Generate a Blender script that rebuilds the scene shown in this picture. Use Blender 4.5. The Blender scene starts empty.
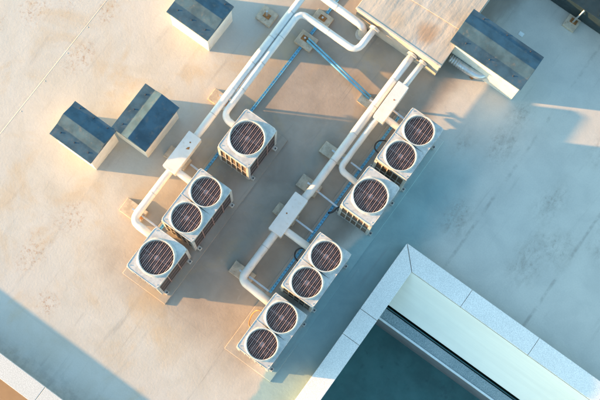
import bpy, bmesh, math, random
from mathutils import Vector, Matrix
random.seed(7)
scene = bpy.context.scene
COL = scene.collection
PI = math.pi

# ------------------------------------------------------------------ materials
class NT:
    def __init__(self, name):
        self.m = bpy.data.materials.new(name); self.m.use_nodes = True
        self.t = self.m.node_tree; self.n = self.t.nodes; self.l = self.t.links
        self.bsdf = self.n['Principled BSDF']
        self.geo = self.n.new('ShaderNodeNewGeometry')
        self.pos = self.geo.outputs['Position']
    def put(self, sock, v):
        if isinstance(v, bpy.types.NodeSocket): self.l.new(v, sock)
        elif isinstance(v, (tuple, list)) and len(v) == 3 and sock.type == 'RGBA': sock.default_value = (*v, 1)
        else: sock.default_value = v
    def math(self, op, a, b=0.0, c=0.0, clamp=False):
        x = self.n.new('ShaderNodeMath'); x.operation = op; x.use_clamp = clamp
        self.put(x.inputs[0], a); self.put(x.inputs[1], b); self.put(x.inputs[2], c); return x.outputs[0]
    def vec(self, op, a, b):
        x = self.n.new('ShaderNodeVectorMath'); x.operation = op
        self.put(x.inputs[0], a); self.put(x.inputs[1], b)
        return x.outputs['Value'] if op in ('DISTANCE', 'LENGTH', 'DOT_PRODUCT') else x.outputs[0]
    def noise(self, scale, detail=4, rough=.55, stretch=None, off=None, dist=0):
        v = self.pos
        if stretch: v = self.vec('MULTIPLY', v, stretch)
        if off: v = self.vec('ADD', v, off)
        x = self.n.new('ShaderNodeTexNoise'); self.l.new(v, x.inputs['Vector'])
        x.inputs['Scale'].default_value = scale; x.inputs['Detail'].default_value = detail
        x.inputs['Roughness'].default_value = rough; x.inputs['Distortion'].default_value = dist
        return x.outputs['Fac']
    def step(self, v, a, b, lo=0., hi=1.):
        x = self.n.new('ShaderNodeMapRange'); x.interpolation_type = 'SMOOTHSTEP'
        self.put(x.inputs[0], v)
        for i, k in enumerate((a, b, lo, hi)): x.inputs[1 + i].default_value = k
        return x.outputs[0]
    def mix(self, f, a, b, mode='MIX'):
        x = self.n.new('ShaderNodeMix'); x.data_type = 'RGBA'; x.blend_type = mode
        self.put(x.inputs[0], f); self.put(x.inputs[6], a); self.put(x.inputs[7], b); return x.outputs[2]
    def sep(self):
        x = self.n.new('ShaderNodeSeparateXYZ'); self.l.new(self.pos, x.inputs[0]); return x.outputs
    def bump(self, h, strength=.3, dist=.01):
        x = self.n.new('ShaderNodeBump'); self.put(x.inputs['Height'], h)
        x.inputs['Strength'].default_value = strength; x.inputs['Distance'].default_value = dist
        self.l.new(x.outputs[0], self.bsdf.inputs['Normal'])
    def fin(self, color, rough=.6, metal=0., spec=.5):
        b = self.bsdf
        self.put(b.inputs['Base Color'], color); self.put(b.inputs['Roughness'], rough)
        b.inputs['Metallic'].default_value = metal; b.inputs['Specular IOR Level'].default_value = spec
        return self.m

def simple(name, c, rough=.5, metal=0., var=.12, scale=6., dirt=None, dirt_amt=.5, bump=0., spec=.5):
    t = NT(name)
    n = t.noise(scale, 5, .6)
    col = t.mix(t.step(n, .3, .7), tuple(k * (1 - var) for k in c), tuple(min(1, k * (1 + var)) for k in c))
    if dirt:
        d = t.noise(scale * 2.3, 6, .65, off=(7.3, 2.1, 4.4))
        col = t.mix(t.math('MULTIPLY', t.step(d, .55, .72), dirt_amt), col, dirt)
    r = t.step(t.noise(scale * 3, 3, .5, off=(1, 5, 2)), .25, .75, max(.05, rough - .1), min(1, rough + .1))
    if bump: t.bump(t.noise(scale * 6, 4, .6), .5, bump)
    return t.fin(col, r, metal, spec)

def roof_material():
    t = NT('roof_coating'); x, y, z = t.sep()
    wob = t.math('MULTIPLY', t.math('SUBTRACT', t.noise(.9, 4, .6), .5), .7)
    xw = t.math('ADD', x, wob)
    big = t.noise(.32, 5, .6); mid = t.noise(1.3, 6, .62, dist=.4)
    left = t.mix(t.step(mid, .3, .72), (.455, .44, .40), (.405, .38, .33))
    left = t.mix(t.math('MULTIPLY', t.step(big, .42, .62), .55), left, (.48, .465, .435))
    cor_shade = t.mix(t.step(mid, .3, .72), (.325, .28, .235), (.25, .215, .18))  # aisle: dirtier coating, its warm shade also painted into the colour
    right = t.mix(t.step(mid, .3, .72), (.525, .50, .445), (.45, .435, .395))  # right side: colour lightened to lift the tone of the shade
    teal_shade = t.mix(t.step(mid, .3, .72), (.20, .36, .375), (.155, .30, .32))  # teal shade beside the plinth, painted into the base colour
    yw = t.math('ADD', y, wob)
    col = t.mix(t.math('MULTIPLY', t.step(xw, -3.6, -2.0), t.step(yw, -4.6, -3.2)), left, cor_shade)
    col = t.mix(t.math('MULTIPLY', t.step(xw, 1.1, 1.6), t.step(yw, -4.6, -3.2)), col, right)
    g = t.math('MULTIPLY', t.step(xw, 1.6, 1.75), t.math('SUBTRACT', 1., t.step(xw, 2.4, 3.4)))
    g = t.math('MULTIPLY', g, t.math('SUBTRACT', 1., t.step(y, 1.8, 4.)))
    col = t.mix(t.math('MULTIPLY', g, .8), col, teal_shade)
    # ochre ponding stains on the sunny side
    oc = t.math('MULTIPLY', t.step(t.noise(.75, 6, .62, off=(3.1, 8.2, 0), dist=.6), .5, .68), t.math('SUBTRACT', 1., t.step(x, -.6, 1.)))
    col = t.mix(t.math('MULTIPLY', oc, .42), col, (.42, .295, .15))
    # pale scuffs
    sc = t.step(t.noise(3.2, 8, .7, off=(9, 1, 0), dist=1.2), .6, .72)
    col = t.mix(t.math('MULTIPLY', sc, .12), col, (.62, .60, .56))
    # long drag / run-off marks along the membrane
    run = t.step(t.noise(2.2, 5, .6, stretch=(2.4, .22, 1), off=(0, 3, 0)), .58, .74)
    col = t.mix(t.math('MULTIPLY', run, t.step(t.math('ABSOLUTE', t.math('ADD', x, .2)), 1.6, 1., .2, .5)), col, (.17, .165, .155))
    # grimy speckle patches
    speck = t.step(t.noise(11., 6, .75, off=(2, 2, 2)), .48, .66)
    def blob(px, py, r):
        d = t.vec('DISTANCE', t.vec('MULTIPLY', t.pos, (1, .7, 0)), (px, py * .7, 0))
        d = t.math('ADD', d, t.math('MULTIPLY', wob, 1.3))
        return t.step(d, r, r * .1)
    smear = t.step(t.noise(3.6, 7, .68, stretch=(1.5, .6, 1), off=(6, 2, 1), dist=.5), .38, .66)
    dark = None
    for b in ((3.05, 3.75, .42), (3.1, 1.75, .5), (2.95, 4.7, .4), (4.66, 3.35, .5), (5.35, 2.6, .6), (4.9, 1.9, .6), (6.3, 3.4, .7), (6.0, 4.9, .5), (2.2, 3.2, .3), (5.0, 5.2, .6)):
        k = blob(*b); dark = k if dark is None else t.math('MAXIMUM', dark, k)
    col = t.mix(t.math('MULTIPLY', t.math('MULTIPLY', dark, t.math('ADD', t.math('MULTIPLY', speck, .55), t.math('MULTIPLY', smear, .7))), .62), col, (.23, .205, .17))
    rust = None
    for b in ((-3.95, -3.3, .4), (-4.15, -4.55, .45), (-6.05, -.3, .35), (-7.6, .05, .5), (-8.1, -.9, .4), (-3.1, -5.2, .3), (-6.2, .9, .3), (-7.0, .6, .4)):
        k = blob(*b); rust = k if rust is None else t.math('MAXIMUM', rust, k)
    col = t.mix(t.math('MULTIPLY', t.math('MULTIPLY', rust, speck), .75), col, (.30, .17, .09))
    # broken dirty line along every lap joint
    ln = None
    for sx in (-8.6, -6.43, -3.98, -1.0, 3.52, 5.7, 7.9):
        d = t.math('ABSOLUTE', t.math('SUBTRACT', t.math('ADD', x, t.math('MULTIPLY', wob, .05)), sx))
        k = t.step(d, .06, .01); ln = k if ln is None else t.math('MAXIMUM', ln, k)
    for sy in (-3.7, -5.62, -6.42):
        d = t.math('ABSOLUTE', t.math('SUBTRACT', t.math('ADD', y, t.math('MULTIPLY', wob, .12)), sy))
        k = t.step(d, .035, .008); ln = t.math('MAXIMUM', ln, t.math('MULTIPLY', k, .7))
    brk = t.step(t.noise(1.6, 5, .7, off=(4, 4, 4)), .42, .62)
    col = t.mix(t.math('MULTIPLY', t.math('MULTIPLY', ln, brk), t.step(x, .5, 3., .13, .40)), col, (.17, .15, .13))
    # dirt that gathers at the foot of the long parapet
    ft = t.math('MULTIPLY', t.step(t.math('ADD', y, wob), -6.0, -6.6), t.step(t.noise(5, 6, .7), .42, .62))
    col = t.mix(t.math('MULTIPLY', ft, .28), col, (.17, .18, .17))
    fine = t.noise(34., 5, .7)
    col = t.mix(t.step(fine, .3, .7, 0, .16), col, (.25, .24, .22))
    h = t.math('ADD', t.math('MULTIPLY', t.noise(18, 6, .65), .5), t.math('MULTIPLY', t.noise(1.1, 3, .5, off=(5, 0, 0)), 1.5))
    h = t.math('ADD', h, t.math('MULTIPLY', ln, .08))
    t.bump(h, .5, .012)
    return t.fin(col, t.step(mid, .3, .7, .62, .85), 0, .35)

def granite_material(name='granite', lo=(.66, .61, .57), hi=(.88, .82, .77)):
    t = NT(name)
    n = t.noise(52., 3, .8); b = t.noise(.9, 4, .6)
    col = t.mix(t.step(n, .4, .62), lo, hi)
    col = t.mix(t.step(t.noise(80., 2, .6, off=(3, 1, 5)), .60, .70, 0, .6), col, (.22, .225, .23))
    col = t.mix(t.step(b, .35, .75, 0, .25), col, (.42, .42, .40))
    t.bump(n, .2, .002)
    return t.fin(col, .62, 0, .4)

def slats_material(name, c0, c1, axis, period, rough=.5, metal=.0):
    """fine fins of a heat-exchanger coil, in the thing's own coordinates"""
    t = NT(name); tc = t.n.new('ShaderNodeTexCoord'); s = t.n.new('ShaderNodeSeparateXYZ')
    t.l.new(tc.outputs['Object'], s.inputs[0])
    w = t.math('ABSOLUTE', t.math('SUBTRACT', t.math('FRACT', t.math('MULTIPLY', s.outputs[axis], 1 / period)), .5))
    col = t.mix(t.step(w, .15, .35), c0, c1)
    col = t.mix(t.step(t.noise(5, 5, .65), .5, .75, 0, .5), col, tuple(k * .55 for k in c0))
    t.bump(w, .8, .006)
    return t.fin(col, rough, metal)

def canopy_material():
    t = NT('cream_sheet')
    s = t.noise(1.4, 6, .65, stretch=(.25, 7., 1)); b = t.noise(.8, 4, .6)
    col = t.mix(t.step(s, .3, .7), (.83, .77, .66), (.76, .70, .60))
    col = t.mix(t.step(b, .5, .8, 0, .35), col, (.60, .60, .54))
    t.bump(s, .15, .004)
    return t.fin(col, .5, 0, .4)

M = {}
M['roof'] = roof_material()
M['granite'] = granite_material()
M['granite_white'] = granite_material('pale_granite', (.40, .40, .39), (.60, .595, .58))
M['granite_teal'] = granite_material('green_granite', (.13, .19, .20), (.30, .36, .36))
M['ivory'] = simple('ivory_paint', (.43, .42, .40), .42, 0, .15, 9., (.23, .235, .235), .7, .0012, .5)
M['panel'] = simple('galvanised_panel', (.66, .62, .55), .27, .75, .08, 4., (.45, .38, .30), .3)
M['dark_in'] = simple('dark_interior', (.33, .18, .155), .7, 0, .2)
M['blade'] = simple('fan_blade', (.33, .20, .175), .45, 0, .15, 8.)
M['guard'] = simple('guard_wire', (.42, .29, .25), .4, 0, .12, 10.)
M['guard_dark'] = simple('guard_ring', (.30, .185, .165), .5, 0, .1)
M['coil'] = slats_material('coil_fins', (.085, .068, .060), (.03, .024, .022), 2, .03, .5, .3)
M['coil_tan'] = slats_material('tan_coil_fins', (.24, .17, .12), (.10, .07, .055), 2, .03, .5, .2)
M['jacket'] = simple('white_pipe_jacket', (.56, .555, .535), .42, 0, .06, 3.5, (.40, .35, .28), .5, .005, .5)
M['band'] = simple('jacket_band', (.40, .39, .37), .5, .1, .08)
M['collar'] = simple('pipe_collar', (.50, .48, .45), .55, .2, .15, 9., (.3, .22, .15), .5)
M['rust'] = simple('rusty_steel', (.27, .115, .035), .8, .1, .35, 14., (.12, .05, .02), .6)
M['galv'] = simple('galvanised_steel', (.55, .57, .58), .38, .7, .1, 8.)
M['tray'] = simple('blue_tray_steel', (.10, .33, .50), .5, .0, .15, 7.)
M['tray_pale'] = simple('pale_conduit', (.42, .50, .55), .4, .3, .15, 7.)
M['concrete'] = simple('block_concrete', (.42, .35, .27), .85, 0, .2, 7., (.24, .15, .08), .6, .004)
M['plinth'] = simple('plinth_coating', (.46, .44, .40), .75, 0, .16, 2.6, (.26, .23, .19), .45, .003)
M['dark_roof'] = simple('slate_sheet_metal', (.036, .076, .108), .42, .0, .26, 3.4, (.10, .105, .105), .6, 0, .35)
M['cream'] = simple('cream_wall_paint', (.66, .63, .56), .65, 0, .07, 3., (.40, .33, .24), .5, .002)
M['bolt'] = simple('bolt_steel', (.10, .10, .105), .35, .6, .1)
M['black'] = simple('black_rubber', (.02, .02, .022), .5, 0, .1)
M['brownhose'] = simple('copper_line', (.22, .12, .05), .5, .2, .2)
M['cement'] = simple('cement_render', (.44, .40, .35), .8, 0, .13, 3., (.25, .21, .17), .5, .004)
M['charcoal'] = simple('charcoal_cladding', (.013, .026, .030), .45, .1, .2, 3.)
M['grey_wall'] = simple('grey_wall_paint', (.24, .22, .21), .7, 0, .1, 3.)
M['pale'] = simple('pale_trim', (.62, .64, .62), .45, .1, .08)
M['terrace'] = simple('dark_green_coating', (.055, .15, .145), .75, 0, .18, 1.6, (.035, .09, .09), .6, .004)
M['canopy'] = canopy_material()
M['street'] = simple('earth_paving', (.20, .145, .095), .9, 0, .2, .4, (.13, .09, .06), .5, .01)
M['facade'] = simple('facade_render', (.45, .41, .35), .8, 0, .1, 1.)

def slab_top_material():
    t = NT('patched_sheet'); x, y, z = t.sep()
    m = t.noise(1.6, 6, .62, dist=.5)
    col = t.mix(t.step(m, .3, .7), (.44, .385, .32), (.36, .315, .265))
    col = t.mix(t.math('MULTIPLY', t.step(t.noise(2.6, 5, .6, stretch=(1.3, .4, 1)), .5, .68), .5), col, (.46, .44, .41))
    d = t.vec('DISTANCE', t.pos, (.15, 4.62, .83)); d = t.math('ADD', d, t.math('MULTIPLY', t.math('SUBTRACT', m, .5), .6))
    col = t.mix(t.step(d, .36, .06, 0, .75), col, (.33, .19, .10))
    d = t.vec('DISTANCE', t.pos, (-.6, 4.5, .83)); d = t.math('ADD', d, t.math('MULTIPLY', t.math('SUBTRACT', m, .5), .8))
    col = t.mix(t.step(d, .3, .06, 0, .5), col, (.40, .29, .19))
    t.bump(t.math('ADD', t.math('ADD', m, t.math('MULTIPLY', t.noise(16, 5, .6), .12)), t.math('MULTIPLY', t.noise(3.2, 3, .5, stretch=(1.2, .25, 1)), 1.4)), .5, .03)
    return t.fin(col, .6, 0, .4)
M['slab_top'] = slab_top_material()

# ------------------------------------------------------------------ mesh helpers
class MB:
    def __init__(self): self.bm = bmesh.new()
    def _add(self, verts, faces, smooth=False):
        vs = [self.bm.verts.new(v) for v in verts]
        for f in faces:
            try:
                fc = self.bm.faces.new([vs[i] for i in f]); fc.smooth = smooth
            except ValueError: pass
        return vs
    def box(self, x0, y0, z0, x1, y1, z1, bev=.0):
        t = bmesh.new(); bmesh.ops.create_cube(t, size=1)
        for v in t.verts:
            v.co = Vector(((x0 + x1) / 2 + v.co.x * (x1 - x0), (y0 + y1) / 2 + v.co.y * (y1 - y0), (z0 + z1) / 2 + v.co.z * (z1 - z0)))
        if bev: bmesh.ops.bevel(t, geom=t.edges[:], offset=bev, segments=2, affect='EDGES', profile=.6)
        self.merge(t); return self
    def merge(self, t, mat=None):
        if mat: bmesh.ops.transform(t, matrix=mat, verts=t.verts)
        t.verts.index_update()
        self._add([v.co.copy() for v in t.verts], [[v.index for v in f.verts] for f in t.faces]); t.free()
    def prism(self, pts, z0, z1, bev=0.):
        t = bmesh.new(); n = len(pts)
        a = [t.verts.new((p[0], p[1], z0)) for p in pts]; b = [t.verts.new((p[0], p[1], z1)) for p in pts]
        t.faces.new(a[::-1]); t.faces.new(b)
        for i in range(n): t.faces.new([a[i], a[(i + 1) % n], b[(i + 1) % n], b[i]])
        bmesh.ops.recalc_face_normals(t, faces=t.faces)
        if bev: bmesh.ops.bevel(t, geom=t.edges[:], offset=bev, segments=2, affect='EDGES', profile=.6)
        self.merge(t); return self
    def cyl(self, c, r, h, n=24, r2=None, axis='Z'):
        r2 = r if r2 is None else r2; vs = []; fs = []
        for k, (rr, zz) in enumerate(((r, 0), (r2, h))):
            for i in range(n):
                a = 2 * PI * i / n; p = (rr * math.cos(a), rr * math.sin(a), zz)
                if axis == 'X': p = (p[2], p[0], p[1])
                if axis == 'Y': p = (p[0], p[2], p[1])
                vs.append((c[0] + p[0], c[1] + p[1], c[2] + p[2]))
        for i in range(n): fs.append((i, (i + 1) % n, n + (i + 1) % n, n + i))
        fs.append(tuple(range(n - 1, -1, -1))); fs.append(tuple(range(n, 2 * n)))
        self._add(vs, fs); return self
    def tube(self, path, r, n=14, fillet=0., seg=7, wob=0., caps=True):
        P = [Vector(p) for p in path]; Q = [P[0]]
        for i in range(1, len(P) - 1):
            if fillet:
                a = (P[i - 1] - P[i]); b = (P[i + 1] - P[i])
                d = min(fillet, a.length * .48, b.length * .48); s = P[i] + a.normalized() * d; e = P[i] + b.normalized() * d
                for k in range(seg + 1):
                    u = k / seg; Q.append(s.lerp(P[i], u).lerp(P[i].lerp(e, u), u))
            else: Q.append(P[i])
        Q.append(P[-1])
        if wob:
            R = [Q[0]]
            for a, b in zip(Q, Q[1:]):
                m = max(1, int((b - a).length / .3))
                for k in range(1, m + 1): R.append(a.lerp(b, k / m))
            Q = R
        vs = []; fs = []; up = None
        for i, q in enumerate(Q):
            d = (Q[min(i + 1, len(Q) - 1)] - Q[max(i - 1, 0)]).normalized()
            if up is None:
                up = Vector((0, 0, 1)) if abs(d.z) < .9 else Vector((1, 0, 0))
            s = d.cross(up).normalized(); up = s.cross(d).normalized()
            rr = r * (1 + random.uniform(-wob, wob)); off = Vector((random.uniform(-1, 1), random.uniform(-1, 1), random.uniform(-1, 1))) * wob * r * .35
            for k in range(n):
                a = 2 * PI * k / n; vs.append(q + off + s * rr * math.cos(a) + up * rr * math.sin(a))
        for i in range(len(Q) - 1):
            for k in range(n): fs.append((i * n + k, i * n + (k + 1) % n, (i + 1) * n + (k + 1) % n, (i + 1) * n + k))
        vv = self._add(vs, fs, True)
        if caps:
            self.bm.faces.new(vv[:n][::-1]); self.bm.faces.new(vv[-n:])
        return self
    def ring(self, c, R, r, n=48, m=6):
        vs = []; fs = []
        for i in range(n):
            a = 2 * PI * i / n
            for k in range(m):
                b = 2 * PI * k / m; q = R + r * math.cos(b)
                vs.append((c[0] + q * math.cos(a), c[1] + q * math.sin(a), c[2] + r * math.sin(b)))
        for i in range(n):
            for k in range(m): fs.append((i * m + k, ((i + 1) % n) * m + k, ((i + 1) % n) * m + (k + 1) % m, i * m + (k + 1) % m))
        self._add(vs, fs, True); return self
    def build(self, name, mat, parent=None, loc=(0, 0, 0), rotz=0, normals=True):
        if normals: bmesh.ops.recalc_face_normals(self.bm, faces=self.bm.faces)
        me = bpy.data.meshes.new(name); self.bm.to_mesh(me); self.bm.free()
        me.materials.append(mat)
        o = bpy.data.objects.new(name, me); COL.objects.link(o)
        o.location = loc; o.rotation_euler = (0, 0, rotz)
        if parent: o.parent = parent
        return o

def thing(name, label, cat, loc=(0, 0, 0), rotz=0, group=None):
    o = bpy.data.objects.new(name, None); o.empty_display_size = .2; COL.objects.link(o)
    o.location = loc; o.rotation_euler = (0, 0, rotz)
    return tag(o, label, cat, group)
def tag(o, label, cat, group=None):
    o['label'] = label; o['category'] = cat
    if group: o['group'] = group
    return o
def structure(o): o['kind'] = 'structure'; return o
def dup(root, loc, label, rotz=None):
    r = root.copy(); COL.objects.link(r); r.location = loc; r['label'] = label
    if rotz is not None: r.rotation_euler = (0, 0, rotz)
    for ch in list(root.children):
        c = ch.copy(); COL.objects.link(c); c.parent = r
        for g in list(ch.children):
            d = g.copy(); COL.objects.link(d); d.parent = c
    return r

# ------------------------------------------------------------------ the setting
b = MB()   # roof deck, with the opening of the sunken terrace left out (one sheet, x/y in metres)
xs = [-30, -8, 0, 2.54, 14, 30]; ys = [-7.0, .54, 6, 30]
idx = {}
for i, xx in enumerate(xs):
    for j, yy in enumerate(ys): idx[i, j] = b.bm.verts.new((xx, yy, 0))
for i in range(len(xs) - 1):
    for j in range(len(ys) - 1):
        if i in (3,) and j == 0: continue
        b.bm.faces.new([idx[i, j], idx[i + 1, j], idx[i + 1, j + 1], idx[i, j + 1]])
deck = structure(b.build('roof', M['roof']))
lap = MB()          # soft raised welt of the membrane with small fixing bumps
lap.tube([(-6.385, -6.5, -.0275), (-6.385, 12, -.0275)], .030, 14)
for k in range(22):
    y_ = -6.3 + k * .84 + random.uniform(-.05, .05)
    lap.cyl((-6.33 + random.uniform(-.012, .012), y_, -.01), .026, .016, 10, .010)
lap.build('membrane_lap', M['roof'], deck)
lap = MB(); lap.tube([(-.57, 1.2, -.0275), (-.57, 3.1, -.0275)], .028, 12); lap.tube([(-.66, 1.2, -.0277), (-.66, 3.1, -.0277)], .028, 12)
lap.build('membrane_lap', M['roof'], deck)
b = MB(); b.box(2.5, -7, -2.25, 14, .2, -2.1)
structure(b.build('terrace_floor', M['terrace']))
b = MB(); b._add([(-600, -600, -12), (600, -600, -12), (600, 600, -12), (-600, 600, -12)], [(0, 1, 2, 3)])
structure(b.build('ground', M['street']))

# long parapet at the roof edge
pw = thing('parapet_wall', 'straight roof edge parapet with pale speckled coping beside the drop to the street', 'parapet', (-2, -6.825, 0))
MB().box(-28, -.19, -12, 32, .19, .31).build('wall', M['facade'], pw)
x = -12.6
while x < 10:
    MB().box(x + .004, -.22, .31, x + 1.8 - .004, .215, .365, .008).build('coping_stone', M['granite_white'], pw); x += 1.8

# corner parapet around the sunken terrace
cw = thing('parapet_wall', 'L-shaped granite capped parapet round the dark sunken terrace', 'parapet', (2.54, .56, 0))
def W(pts): return [(p[0] - 2.54, p[1] - .56) for p in pts]
b = MB(); b.prism(W([(2.56, -7), (2.93, -7), (2.93, .14), (14, .14), (14, .54), (2.56, .54)]), -2.1, .29); b.build('wall', M['cement'], cw)
cuts = [.56, -1.235, -1.905, -3.7, -5.5, -7.0]
g = .005
for k in range(5):
    y1, y0 = cuts[k], cuts[k + 1]
    pts = [(2.52, y0 + g), (2.97, y0 + g), (2.97, y1 - g), (2.52, y1 - g)]
    if k == 0: pts = [(2.52, y0 + g), (2.97, y0 + g), (2.97, .10 - 2 * g), (2.52, .56 - 2 * g)]
    MB().prism(W(pts), .29, .36, .006).build('coping_stone', M['granite'], cw)
cuts = [2.52, 4.285, 6.08, 7.9, 9.7, 11.5, 13.3]
for k in range(6):
    x0, x1 = cuts[k], cuts[k + 1]
    pts = [(x0 + g, .10), (x1 - g, .10), (x1 - g, .56), (x0 + g, .56)]
    if k == 0: pts = [(2.97 + 2 * g, .10), (x1 - g, .10), (x1 - g, .56), (2.52 + 2 * g, .56)]
    MB().prism(W(pts), .29, .36, .006).build('coping_stone', M['granite'], cw)

cp = thing('sloping_canopy', 'sloping cream sheet canopy falling from the right arm of the granite coping', 'canopy', (8.5, -.3, -.4))
def slope(x0, x1, off0, off1):
    b = MB(); y0, z0, y1, z1 = .40, .70, -.40, .03; n = Vector((0, -(z0 - z1), y0 - y1)).normalized()  # slope added so the sheet catches warm glow from the sun's side
    p = [(y0, z0), (y1, z1)]; a = [(q[0] + n.y * off0, q[1] + n.z * off0) for q in p]; c = [(q[0] + n.y * off1, q[1] + n.z * off1) for q in p]
    ring = [a[0], a[1], c[1], c[0]]; vs = [(x0, *r) for r in ring] + [(x1, *r) for r in ring]
    b._add(vs, [(0, 1, 2, 3), (7, 6, 5, 4)] + [(k, 4 + k, 4 + (k + 1) % 4, (k + 1) % 4) for k in range(4)]); return b
slope(-5.56, 5.5, 0, .02).build('roof_sheet', M['canopy'], cp)
slope(-5.55, 5.45, -.05, -.003).build('deck', M['grey_wall'], cp)
tw = thing('terrace_wall', 'low grey wall with speckled green cap and pale edge above the sunken floor', 'wall', (8.5, -.93, -2.1))
MB().box(-5.57, -.12, 0, 5.5, .10, 1.65).build('wall', M['grey_wall'], tw)
MB().box(-5.568, -.115, 1.65, 5.5, .125, 1.71, .006).build('cap', M['granite_teal'], tw)
MB().box(-5.566, -.165, 1.64, 5.5, -.119, 1.725, .004).build('edge_trim', M['pale'], tw)
MB().box(-5.566, .15, 1.50, 5.5, .18, 1.66, .004).build('gutter_lip', M['terrace'], tw)

# ------------------------------------------------------------------ concrete plinths
for (x0, x1, y0, y1, lb) in ((.60, 1.86, -3.68, 3.05, 'long low concrete plinth under the right row of condensing units'),
                             (-2.22, -1.03, -3.68, .95, 'low concrete plinth under the left row of condensing units')):
    cx, cy = (x0 + x1) / 2, (y0 + y1) / 2
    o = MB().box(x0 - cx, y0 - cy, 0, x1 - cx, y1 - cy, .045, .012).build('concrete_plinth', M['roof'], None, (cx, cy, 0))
    tag(o, lb, 'plinth', 'concrete plinths under the condensers')

# ------------------------------------------------------------------ condensing units
def rr_inside(x, y, hw, hl, rc):
    ax, ay = abs(x), abs(y)
    if ax > hw or ay > hl: return False
    if ax > hw - rc and ay > hl - rc: return (ax - hw + rc) ** 2 + (ay - hl + rc) ** 2 <= rc * rc
    return True
def top_panel(L, W_, fans, R):
    """plate with one round opening per fan, each with a raised bell-mouth lip and sloping shoulders"""
    b = MB(); hw, hl, rc = W_ / 2, L / 2, .075; N = 96; n = len(fans); cell = L / n
    for fy in fans:
        rings = []
        def ray(a):
            c, s = math.cos(a), math.sin(a); lo, hi = 0., 3.
            for _ in range(34):
                m = (lo + hi) / 2; px, py = c * m, s * m
                ok = rr_inside(px, fy + py, hw, hl, rc) and abs(py) <= cell / 2 + 1e-9
                lo, hi = (m, hi) if ok else (lo, m)
            return lo
        ang = [2 * PI * i / N for i in range(N)]
        for qx in (1, -1):            # make sure the cell corners are sampled exactly
            for qy in (1, -1):
                a = math.atan2(qy * cell / 2, qx * hw) % (2 * PI); i = min(range(N), key=lambda k: abs(ang[k] - a)); ang[i] = a
        def circ(r, z): return [(r * math.cos(a), fy + r * math.sin(a), z) for a in ang]
        rings.append(circ(R - .01, -.16)); rings.append(circ(R - .008, .0)); rings.append(circ(R + .004, .052))
        rings.append(circ(R + .016, .058)); rings.append(circ(R + .028, .050))
        ed = [ray(a) for a in ang]
        def toward(f, z): return [((R + .028 + (e - R - .028) * f) * math.cos(a), fy + (R + .028 + (e - R - .028) * f) * math.sin(a), z) for a, e in zip(ang, ed)]
        rings.append(toward(.10, .010)); rings.append(toward(.16, .002)); rings.append(toward(.90, .002)); rings.append(toward(.93, .009)); rings.append(toward(1, .006))
        rings.append([(x, y, -.055) for x, y, z in rings[-1]])
        vs = [v for r in rings for v in r]; fs = []
        for k in range(len(rings) - 1):
            for i in range(N): fs.append((k * N + i, k * N + (i + 1) % N, (k + 1) * N + (i + 1) % N, (k + 1) * N + i))
        b._add(vs, fs)
    bmesh.ops.remove_doubles(b.bm, verts=b.bm.verts, dist=.0005)
    return b

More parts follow.
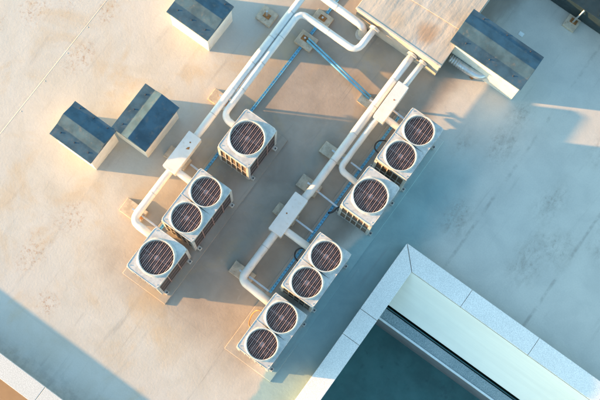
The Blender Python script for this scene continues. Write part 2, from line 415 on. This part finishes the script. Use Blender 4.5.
def condenser(kind):
    W_, H = .82, 1.45
    L, fans, R = (1.41, (-.345, .345), .318) if kind == 2 else (1.05, (0.,), .365)
    t = thing('condensing_unit', '', 'condenser unit', group='rooftop condensing units')
    hw, hl = W_ / 2, L / 2
    for s in (-1, 1):
        rl = MB().box(-hw - .07, s * (hl - .10) - .045, 0, hw + .07, s * (hl - .10) + .045, .075, .006).build('base_rail', M['plinth'], t)
        for q in (-1, 1): MB().cyl((q * (hw + .04), s * (hl - .10), .075), .02, .03, 8).build('anchor_bolt', M['bolt'], rl)
    body = MB().box(-hw + .03, -hl + .03, .075, hw - .03, hl - .03, .16).build('base_pan', M['ivory'], t)
    # dark chassis (open under the fans) and outer coils
    c = MB()
    c.box(-hw + .045, -hl + .045, .16, hw - .045, hl - .045, 1.06); c.build('chassis', M['dark_in'], t)
    for s in (-1, 1): MB().box(s * (hw - .0335) - .0115, -hl + .05, .16, s * (hw - .0335) + .0115, hl - .05, 1.28).build('coil', M['coil'], t)
    for s in (-1, 1): MB().box(-hw + .05, s * (hl - .0335) - .0115, .16, hw - .05, s * (hl - .0335) + .0115, 1.28).build('end_coil', M['coil_tan'], t)
    for sx in (-1, 1):
        for sy in (-1, 1):
            p = MB(); x0, y0 = sx * hw, sy * hl
            p.box(min(x0, x0 - sx * .07), min(y0, y0 - sy * .018), .12, max(x0, x0 - sx * .07), max(y0, y0 - sy * .018), 1.39, .004)
            p.box(min(x0, x0 - sx * .018), min(y0 - sy * .02, y0 - sy * .07), .12, max(x0, x0 - sx * .018), max(y0 - sy * .02, y0 - sy * .07), 1.39, .004)
            p.build('corner_post', M['ivory'], t)
    # louvre guards on the end faces
    for sy in (-1, 1):
        gd = MB(); n = 5
        for k in range(1, n):
            xx = -hw + .06 + (W_ - .12) * k / n
            gd.box(xx - .011, sy * (hl - .008) - .007, .14, xx + .011, sy * (hl - .008) + .007, 1.29)
        for zz in (.15, .70, 1.26):
            gd.box(-hw + .072, sy * (hl - .012) - .006, zz - .014, hw - .072, sy * (hl - .012) + .006, zz + .014)
        gd.build('louvre_guard', M['ivory'], t)
    # service side towards the pipes: flat galvanised access panel; far side: coil guard wires
    pn = MB().box(-hw - .001, -hl + .075, .13, -hw + .018, hl - .075, 1.375, .006).build('access_panel', M['panel'], t)
    hd = MB(); hd.box(-hw - .022, -.07, .86, -hw - .001, .07, .89, .004); hd.build('handle', M['bolt'], pn)
    gd = MB()
    for k in range(1, 4 if kind == 2 else 3):
        yy = -hl + L * k / (4 if kind == 2 else 3); gd.box(hw - .014, yy - .009, .14, hw - .004, yy + .009, 1.29)
    for zz in (.15, .52, .90, 1.26): gd.box(hw - .018, -hl + .072, zz - .008, hw - .010, hl - .072, zz + .008)
    gd.build('coil_guard', M['guard_dark'], t)
    fa = MB()
    for s in (-1, 1):
        fa.box(-hw + .004, s * (hl - .010) - .010, 1.29, hw - .004, s * (hl - .010) + .010, 1.392, .003)
        fa.box(s * (hw - .010) - .010, -hl + .022, 1.29, s * (hw - .010) + .010, hl - .022, 1.392, .003)
    fa.build('fascia', M['ivory'], t)
    tp = top_panel(L + .012, W_ + .012, fans, R).build('top_panel', M['ivory'], t, (0, 0, 1.445))
    for sx in (-1, 1):
        for yy in (-hl + .07, hl - .07): MB().cyl((sx * (hw - .055), yy, .004), .010, .010, 8).build('screw', M['collar'], tp)
    for fy in fans:
        MB().cyl((0, fy, 1.12), R - .011, .012, 48).build('plenum_floor', M['dark_in'], t)
        f = MB(); f.cyl((0, fy, 1.20), .085, .15, 24, .07)
        for k in range(4):
            a0 = k * PI / 2 + fy * 3 + .3; vs = []; fs = []; m = 6
            for i in range(m + 1):
                rr = .07 + (R - .045 - .07) * i / m; sw = .35 * i / m; wd = .62 - .15 * i / m
                for e in (-1, 1):
                    a = a0 + sw + e * wd / 2 * (1 + .4 * (1 - i / m)); vs.append((rr * math.cos(a), fy + rr * math.sin(a), 1.27 - e * .045))
            for i in range(m): fs.append((2 * i, 2 * i + 1, 2 * i + 3, 2 * i + 2))
            f._add(vs, fs, True)
        f.build('fan', M['blade'], t, normals=False)
        gq = MB(); n = 8 if kind == 2 else 9; rg = R - .004
        for k in range(n):
            xx = -rg + 2 * rg * (k + .5) / n; h = math.sqrt(max(0, rg * rg - xx * xx))
            gq.box(xx - .0045, fy - h, 1.452, xx + .0045, fy + h, 1.468)
        gr = gq.build('fan_guard', M['guard'], t)
        gz = MB()
        k = .05
        while k < rg - .02:
            gz.ring((0, fy, 1.448), k, .0022, 40, 5); k += .03
        for q in range(1, n):
            xx = -rg + 2 * rg * q / n; h = math.sqrt(max(0, rg * rg - xx * xx)); gz.box(xx - .004, fy - h, 1.450, xx + .004, fy + h, 1.460)
        gz.box(-rg, fy - .008, 1.443, rg, fy + .008, 1.449); gz.cyl((0, fy, 1.442), .05, .014, 20)
        gz.build('guard_rings', M['guard_dark'], gr)
    return t

z0 = .045
u2 = condenser(2); u1 = condenser(1)
u2.location = (-1.595, -1.62, z0); u2['label'] = 'twin-fan condensing unit in the middle of the left row below the white joint sleeve'
u1.location = (-1.595, -3.015, z0); u1['label'] = 'single-fan condensing unit at the bottom end of the left row fully in sun'
dup(u1, (-1.585, .185, z0), 'single-fan condensing unit standing apart at the top end of the left row')
dup(u2, (1.275, -2.83, z0), 'twin-fan condensing unit at the bottom end of the right row nearest the sunlit roof')
dup(u2, (1.275, -1.235, z0), 'twin-fan condensing unit second from the bottom of the right row beside the granite corner')
dup(u1, (1.285, .725, z0), 'single-fan condensing unit in the right row between two twin-fan units')
dup(u2, (1.305, 2.165, z0), 'twin-fan condensing unit at the top end of the right row near the plant housing')

# ------------------------------------------------------------------ insulated pipe runs
ZP = .60
def run(label, base, path, r, fillet=.16, sleeve=None, branches=(), collars=(), bands=()):
    t = thing('insulated_pipe', label, 'pipe', base, 0, 'white insulated pipe runs')
    o = Vector(base)
    L = lambda p: tuple(Vector(p) - o)
    MB().tube([L(p) for p in path], r, 18, fillet, 8, .05).build('pipe', M['jacket'], t)
    for q in branches: MB().tube([L(p) for p in q[0]], q[1], 14, .06, 6, .03).build('branch_pipe', M['jacket'], t)
    if sleeve:
        x0, y0, x1, y1, z0_, z1_ = sleeve
        a = L((x0, y0, z0_)); c = L((x1, y1, z1_)); ch = .012
        s = MB(); s.prism([(a[0] + ch, a[1]), (c[0] - ch, a[1]), (c[0], a[1] + ch), (c[0], c[1] - ch), (c[0] - ch, c[1]), (a[0] + ch, c[1]), (a[0], c[1] - ch), (a[0], a[1] + ch)], a[2], c[2], .009)
        so = s.build('joint_sleeve', M['jacket'], t)
        if len(bands) == 0 and base[0] < -2: MB().prism([((a[0] + c[0]) / 2 + q, a[1] + v) for q, v in ((.02, .60), (.09, .63), (.07, .69), (.035, .66))], c[2] + .001, c[2] + .005).build('torn_patch', M['rust'], so)
        MB().cyl((a[0] + random.uniform(.06, .2), a[1] + random.uniform(.1, .8), c[2] + .001), .018, .004, 10).build('rust_spot', M['rust'], so)
    for c, ax, rr in collars: MB().cyl(L(c), rr, .06, 24, None, ax).build('collar', M['collar'], t)
    for p, q in zip(path, path[1:]):           # a tape band about every 0.7 m of straight pipe
        p, q = Vector(p), Vector(q); n = int((q - p).length / .7)
        for k in range(1, n):
            c = p.lerp(q, k / n)
            if sleeve and sleeve[1] - .05 < c.y < sleeve[3] + .05: continue
            d = q - p; bands = bands + ((tuple(c), 'Y' if abs(d.y) > abs(d.x) else 'X'),)
    for c, ax in bands: MB().cyl(L(c), r * 1.035, .02, 20, None, ax).build('band', M['band'], t)
    return t
run('longest white pipe on the left with a joint sleeve, ending in the lowest left condenser', (-2.66, .8, 0),
    [(-1.13, 4.0, .02), (-1.13, 4.0, ZP), (-2.66, 4.02, ZP), (-2.655, -2.64, ZP), (-1.98, -2.66, ZP)], .090, .2,
    (-2.84, -1.28, -2.50, -.30, .48, .735), (([(-2.56, -1.10, ZP), (-2.50, -1.18, ZP), (-1.98, -1.19, ZP)], .085),),
    (((-1.13, 4.0, .005), 'Z', .15),), ())
run('white pipe running close beside the longest one and bending into the lone single-fan unit', (-2.5, 1.9, 0),
    [(-.90, 4.14, ZP), (-.92, 3.42, ZP), (-2.50, 3.42, ZP), (-2.46, .42, ZP), (-1.97, .39, ZP)], .080, .22,
    None, (), (((-.90, 4.06, ZP), 'Y', .125),), ())
ZP = .43
run('long white pipe from the plant housing down the middle aisle to the lowest right condenser', (.08, .9, 0),
    [(.13, 4.2, ZP), (.12, .3, ZP), (.04, -.5, ZP), (.025, -2.27, ZP), (.89, -2.31, ZP)], .092, .17,
    (-.15, -1.01, .20, .01, .31, .56), (([(.07, -.75, ZP), (.15, -.81, ZP), (.89, -.815, ZP)], .085),),
    (((.13, 4.11, ZP), 'Y', .135),))
run('shorter white pipe right of the aisle pipe with a sleeve beside the top right condenser', (.38, 2.4, 0),
    [(.43, 4.2, ZP), (.38, 2.8, ZP), (.34, 2.3, ZP), (.335, 1.02, ZP), (.90, .99, ZP)], .072, .17,
    (.25, 2.42, .53, 3.41, .34, .70), (([(.41, 2.66, ZP), (.47, 2.59, ZP), (.91, 2.58, ZP)], .08),),
    (((.43, 4.11, ZP), 'Y', .105),))

# ------------------------------------------------------------------ support blocks with posts
def support(loc, label, rotz=0, bw=.42, bl=.36, post=.38, px=.0, py=.0, saddle=True):
    t = thing('support_block', label, 'support block', loc, rotz, 'concrete pipe support blocks')
    MB().box(-bw / 2, -bl / 2, 0, bw / 2, bl / 2, .10, .012).build('block', M['concrete'], t)
    MB().box(px - .085, py - .06, .10, px + .085, py + .06, .112, .002).build('base_plate', M['rust'], t)
    p = MB(); p.box(px - .02, py - .02, .112, px + .02, py + .02, .112 + post)
    p.build('post', M['galv'], t)
    if saddle: MB().box(px - .16, py - .02, .112 + post, px + .16, py + .02, .135 + post, .003).build('saddle', M['galv'], t)
    return t
support((-3.15, 3.04, 0), 'square concrete block with rusty plate left of the pipes near the top', 0, .40, .38, .30, 0, 0, False)
support((-2.07, 3.10, 0), 'concrete block where the blue cable tray and the crossing conduit meet', 0, .44, .36, .05, -.05, .02, False)
support((-2.08, 3.76, 0), 'small concrete block under the blue tray close to the housing', 0, .44, .30, .05, 0, 0, False)
support((-2.80, .80, 0), 'concrete block under the left pipes level with the lone single-fan unit', 0, .56, .32, .365, .13, 0)
support((-2.80, -.86, 0), 'concrete block poking out beside the sleeve on the left pipe', 0, .58, .30, .365, .14, 0)
support((-2.86, -2.42, 0), 'sunlit concrete block at the lower bend of the left pipe', 0, .56, .36, .365, .19, 0)
support((-.02, 2.76, 0), 'concrete block under the aisle pipe where the crossing conduit ends', 0, .56, .26, .19, .12, 0)
support((.0, 1.30, 0), 'concrete block under the two aisle pipes beside the top right condenser', 0, .62, .30, .19, .10, 0)
support((-.02, .37, 0), 'concrete block under the aisle pipe just above the middle sleeve', 0, .52, .32, .19, .11, 0)
support((-.06, -.46, 0), 'concrete block half hidden under the middle sleeve of the aisle pipe', 0, .56, .28, .19, .10, 0)
support((-.06, -2.11, 0), 'partly sunlit concrete block at the lower bend of the aisle pipe', 0, .56, .30, .19, .09, 0)
support((2.66, 7.13, 0), 'pale concrete block with rusty plate beside the dark cabinet at the roof edge', 0, .31, .33, .22, .02, .05, False)

# ------------------------------------------------------------------ cable trays, bars, cables
def tray(label, a, c, w=.09, z=.012, mat='tray', name='cable_tray', cat='cable tray'):
    a = Vector(a); c = Vector(c); d = (c - a); n = d.length; d.normalize()
    t = MB(); hw = w / 2
    for s in (-1, 1): t.box(s * hw - .008, 0, 0, s * hw + .008, n, .022)
    k = 0.
    while k < n - .06:              # perforated floor: slots between wide webs
        t.box(-hw + .009, k, .010, hw - .009, k + .062, .016); k += .078
    o = t.build(name, M[mat], None, (a.x, a.y, z), math.atan2(-d.x, d.y))
    return tag(o, label, cat, 'perforated cable trays')
tray('blue cable tray on bare roof above the lone single-fan unit of the left row', (-2.115, .98, 0), (-2.07, 4.6, 0), .05, .012)
tray('perforated blue cable tray on the plinth behind the left row of condensers', (-2.13, -2.45, 0), (-2.115, .93, 0), .046, .047)
tray('perforated blue cable tray running along the right row of condensers', (.69, -2.1, 0), (.70, 2.95, 0), .046, .047)
t = MB().tube([(0, 0, 0), (1.96, -.28, 0)], .028, 10).tube([(0, .065, .012), (1.96, -.215, .012)], .022, 10)
tag(t.build('conduit', M['tray'], None, (-2.05, 3.10, .13)), 'thin blue conduit pair crossing from the left tray to the aisle pipe', 'conduit')
bars = [((.12, .36), (.80, .33), 'left of the right row single-fan unit'),
        ((.20, -.45), (.68, -.46), 'beside the middle sleeve just above its branch pipe'),
        ((.06, -2.09), (.66, -2.10), 'at the lower bend of the aisle pipe'),
        ((.44, 1.34), (.74, 1.33), 'near the bend into the right row single fan'),
        ((.50, 2.90), (.86, 2.88), 'above the branch pipe into the top right condenser'),
        ((-2.69, -2.40), (-2.14, -2.41), 'in the sunlit loop of the left pipe'),
        ((-2.45, -.83), (-2.12, -.84), 'right of the left pipe sleeve')]
for (a, c, lb) in bars:
    w = c[0] - a[0]
    s = MB(); s.box(0, -.021, 0, w, .021, .035, .003)
    for k in range(int(w / .09)): s.box(.04 + k * .09, -.012, .0352, .085 + k * .09, .012, .0375)
    tag(s.build('support_bar', M['galv'], None, (a[0], a[1], .20), math.atan2(c[1] - a[1], w)), 'thin steel support bar ' + lb, 'bar', 'steel support bars')
def cable(label, pts, r, mat, cat='cable'):
    o = Vector(pts[0]); o.z = 0
    t = MB().tube([Vector(p) - o for p in pts], r, 8, .5, 6)
    return tag(t.build('cable', M[mat], None, o), label, cat, 'loose cables')
cable('black cable loop bulging left of the tray at the second lowest right condenser', [(.78, -.86, .30), (.66, -.92, .30), (.61, -1.03, .22), (.67, -1.15, .22), (.80, -1.19, .3), (.88, -1.19, .35)], .018, 'black')
cable('black cable loop beside the tray at the top right condenser', [(.80, 2.20, .30), (.68, 2.14, .30), (.63, 2.03, .22), (.68, 1.92, .22), (.80, 1.87, .3), (.92, 1.87, .35)], .018, 'black')
cable('brown refrigerant line bent against the side of the lowest right condenser', [(.89, -2.55, .5), (.72, -2.58, .45), (.66, -2.72, .3), (.72, -2.95, .12), (.89, -3.0, .2)], .016, 'brownhose')
cable('black drain hose crossing behind the lone single fan of the right row', [(.70, .10, .2), (.78, .18, .25), (.80, .32, .3), (.90, .40, .3)], .022, 'black')

# ------------------------------------------------------------------ roof vents with ridged metal caps
def vent(label, loc, L, W_, H, rotz=0, over=.06, ridge=.12, rl=.34, prof=None):
    """long axis = local X; low flange with bolts, ridge, flange; loc = centre of the base"""
    t = thing('roof_vent', label, 'roof vent', loc, rotz, 'boxed roof vents with dark caps')
    MB().box(-L / 2 + (.15 if L > 1.5 else over), -W_ / 2 + over * .6, 0, L / 2 - over * .5, W_ / 2 - over, H - .045, .006).build('wall', M['cream'], t)
    fl, s1, s2 = prof or (.30 * W_, .27 * W_, .28 * W_)
    y = [-W_ / 2, -W_ / 2 + fl, -W_ / 2 + fl + s1, -W_ / 2 + fl + s1 + s2, W_ / 2]
    z = [H, H + .012, H + ridge, H + .012, H]
    prof_pts = [(y[0], H - .045), (y[0], z[0])] + list(zip(y[1:4], z[1:4])) + [(y[4], z[4]), (y[4], H - .045)]
    t_ = bmesh.new(); A = [t_.verts.new((-L / 2, p, q)) for p, q in prof_pts]; B = [t_.verts.new((L / 2, p, q)) for p, q in prof_pts]
    t_.faces.new(A[::-1]); t_.faces.new(B)
    for i in range(len(A)): t_.faces.new([A[i], A[(i + 1) % len(A)], B[(i + 1) % len(A)], B[i]])
    bmesh.ops.recalc_face_normals(t_, faces=t_.faces)
    bmesh.ops.bevel(t_, geom=t_.edges[:], offset=.006, segments=1, affect='EDGES')
    m = MB(); m.merge(t_); cap = m.build('cap', M['dark_roof'], t)
    n = 3 if L > 1.0 else 2
    for k in range(n):
        xx = -L / 2 + L * (k + .5) / n
        for yy in (-W_ / 2 + fl * .6, W_ / 2 - (W_ - fl - s1 - s2) * .5):
            MB().cyl((xx, yy, H + .006), .018, .02, 10, .012).build('bolt', M['bolt'], cap)
    return t
HV = .92
vent('cream roof vent with dark cap beside the top edge, alone left of the pipes', (-4.28, 2.05, 0), 1.15, 1.0, HV)
vent('leftmost of two roof vents touching at a corner, its ridge aimed at the pipes', (-4.655, -1.735, 0), 1.14, .92, HV)
vent('roof vent turned sideways to its neighbour, nearest the left pipe sleeve', (-3.755, -.66, 0), 1.24, .94, HV, -PI / 2, prof=(.27, .20, .42))
big = vent('longest roof vent, right of the plant housing, with a ribbed duct below its eave', (1.63, 5.205, 0), 1.91, .945, 1.03)
# ribbed duct at the big vent
d = thing('ribbed_duct', 'short ribbed metal duct between the plant housing and the longest roof vent', 'duct', (.86, 4.66, .28))
t = MB().tube([(0, .02, 0), (.55, .02, 0), (.80, .06, 0), (.9, .25, 0)], .10, 18, .12, 6); t.build('duct', M['galv'], d)
for k in range(9): MB().cyl((.03 + k * .06, .02, 0), .108, .018, 22, None, 'X').build('rib', M['galv'], d)
MB().box(.62, -.02, -.28, .70, .1, -.13).build('foot', M['rust'], d)

# ------------------------------------------------------------------ plant housing
ph = thing('plant_housing', 'low flat roofed concrete plant housing where the white pipes enter', 'housing', (-.3, 6, 0))
HX0, HX1, HY = -1.475, .815, 4.175
MB().box(HX0 + .31, HY + .02 - 6, 0, HX1 + .29, 4, .76).build('wall', M['cement'], ph)
r = MB(); r.box(HX0 + .28, HY - 6, .76, HX1 + .32, 4.05, .83, .012); rf = r.build('roof_slab', M['slab_top'], ph)
lip = MB(); lip.box(HX0 + .275, HY - .006 - 6, .80, HX1 + .325, HY + .05 - 6, .842, .01); lip.build('edge_trim', M['cement'], rf)
up = MB(); up.prism([(HX0 + .30, HY + .86 - 6), (HX1 + .30, HY + .98 - 6), (HX1 + .30, 4), (HX0 + .30, 4)], .831, .85, .006); up.build('upper_sheet', M['slab_top'], rf)
MB().box(HX0 + .29, HY - .09 - 6, 0, HX0 + .55, HY + .018 - 6, .22, .01).build('kerb', M['cement'], ph)

tag(MB().box(-.06, -.05, 0, .06, .05, .012, .003).build('roof_patch', M['pale'], None, (1.86, 6.23, 0)), 'small pale square patch on the shaded roof above the longest vent', 'patch')

# dark cabinet at the top right corner
dc = thing('equipment_cabinet', 'large charcoal clad cabinet cut off by the top right corner of the view', 'cabinet', (4.5, 8.6, 0))
MB().box(-3.0, -1.30, .06, 3.0, 1.3, .80, .01).build('body', M['charcoal'], dc)
cp_ = MB(); cp_.box(-3.04, -1.365, .80, 3.04, 1.34, .835, .006); cp_ = cp_.build('cover', M['charcoal'], dc)
for k in range(9): MB().box(-2.8 + k * .66, -1.3, .836, -2.76 + k * .66, 1.3, .852).build('cover_rib', M['charcoal'], cp_)
br = MB(); br.tube([(-1.83, -1.48, .17), (-1.80, -1.38, .5), (-1.78, -1.32, .72)], .02, 8); br.build('bracket', M['galv'], dc)
MB().box(-2.9, -1.2, 0, 2.9, 1.2, .06).build('base_frame', M['black'], dc)

# ------------------------------------------------------------------ light
EL, AZ = math.radians(9.4), (.872, .489)
L = Vector((AZ[0] * math.cos(EL), AZ[1] * math.cos(EL), -math.sin(EL)))
sd = bpy.data.lights.new('Sun', 'SUN'); sd.energy = 4.3; sd.angle = math.radians(.9); sd.color = (1.0, .53, .20)
so = bpy.data.objects.new('Sun', sd); COL.objects.link(so); so.location = (-20, -12, 12)
so.rotation_euler = L.to_track_quat('-Z', 'Y').to_euler()
w = bpy.data.worlds.new('World'); scene.world = w; w.use_nodes = True
nt = w.node_tree; sky = nt.nodes.new('ShaderNodeTexSky'); sky.sky_type = 'NISHITA'; sky.sun_disc = False
sky.sun_elevation = EL; sky.sun_rotation = math.atan2(-AZ[0], -AZ[1]) % (2 * PI)
sky.air_density = 1.0; sky.dust_density = .8; sky.ozone_density = 1.0
bg = nt.nodes['Background']; bg.inputs['Strength'].default_value = .15
tint = nt.nodes.new('ShaderNodeMix'); tint.data_type = 'RGBA'; tint.blend_type = 'MULTIPLY'
tint.inputs[0].default_value = 1; tint.inputs[7].default_value = (.84, 1.03, 1.02, 1)
nt.links.new(sky.outputs[0], tint.inputs[6]); nt.links.new(tint.outputs[2], bg.inputs['Color'])

# ------------------------------------------------------------------ camera (a drone 25.6 m above the roof, 10 degrees off straight down)
f, NX, NY, H, ANG = 1150., -32., 202., 25.6, math.radians(54.3)
dn = Vector((NX, -NY, -f)).normalized(); Z = -dn
e = Vector((math.cos(ANG), math.sin(ANG), 0)); Y = (e - Z * e.dot(Z)).normalized(); X = Y.cross(Z)
R3 = Matrix((X, Y, Z))            # columns = camera right / up / back in building axes
fw = R3 @ Vector((0, 0, -1)); loc = Vector((0, 0, H)); k = H / -fw.z
loc = Vector((-fw.x * k, -fw.y * k, H))
cd = bpy.data.cameras.new('Camera'); cam = bpy.data.objects.new('Camera', cd); COL.objects.link(cam)
cam.matrix_world = Matrix.Translation(loc) @ R3.to_4x4()
cd.sensor_width = 36; cd.sensor_fit = 'HORIZONTAL'; cd.lens = f / 600 * 36; cd.clip_end = 2000; cd.clip_start = .5
scene.camera = cam
vs = scene.view_settings; vs.view_transform = 'Standard'; vs.look = 'None'; vs.gamma = 1; vs.exposure = 2.2; vs.use_curve_mapping = False
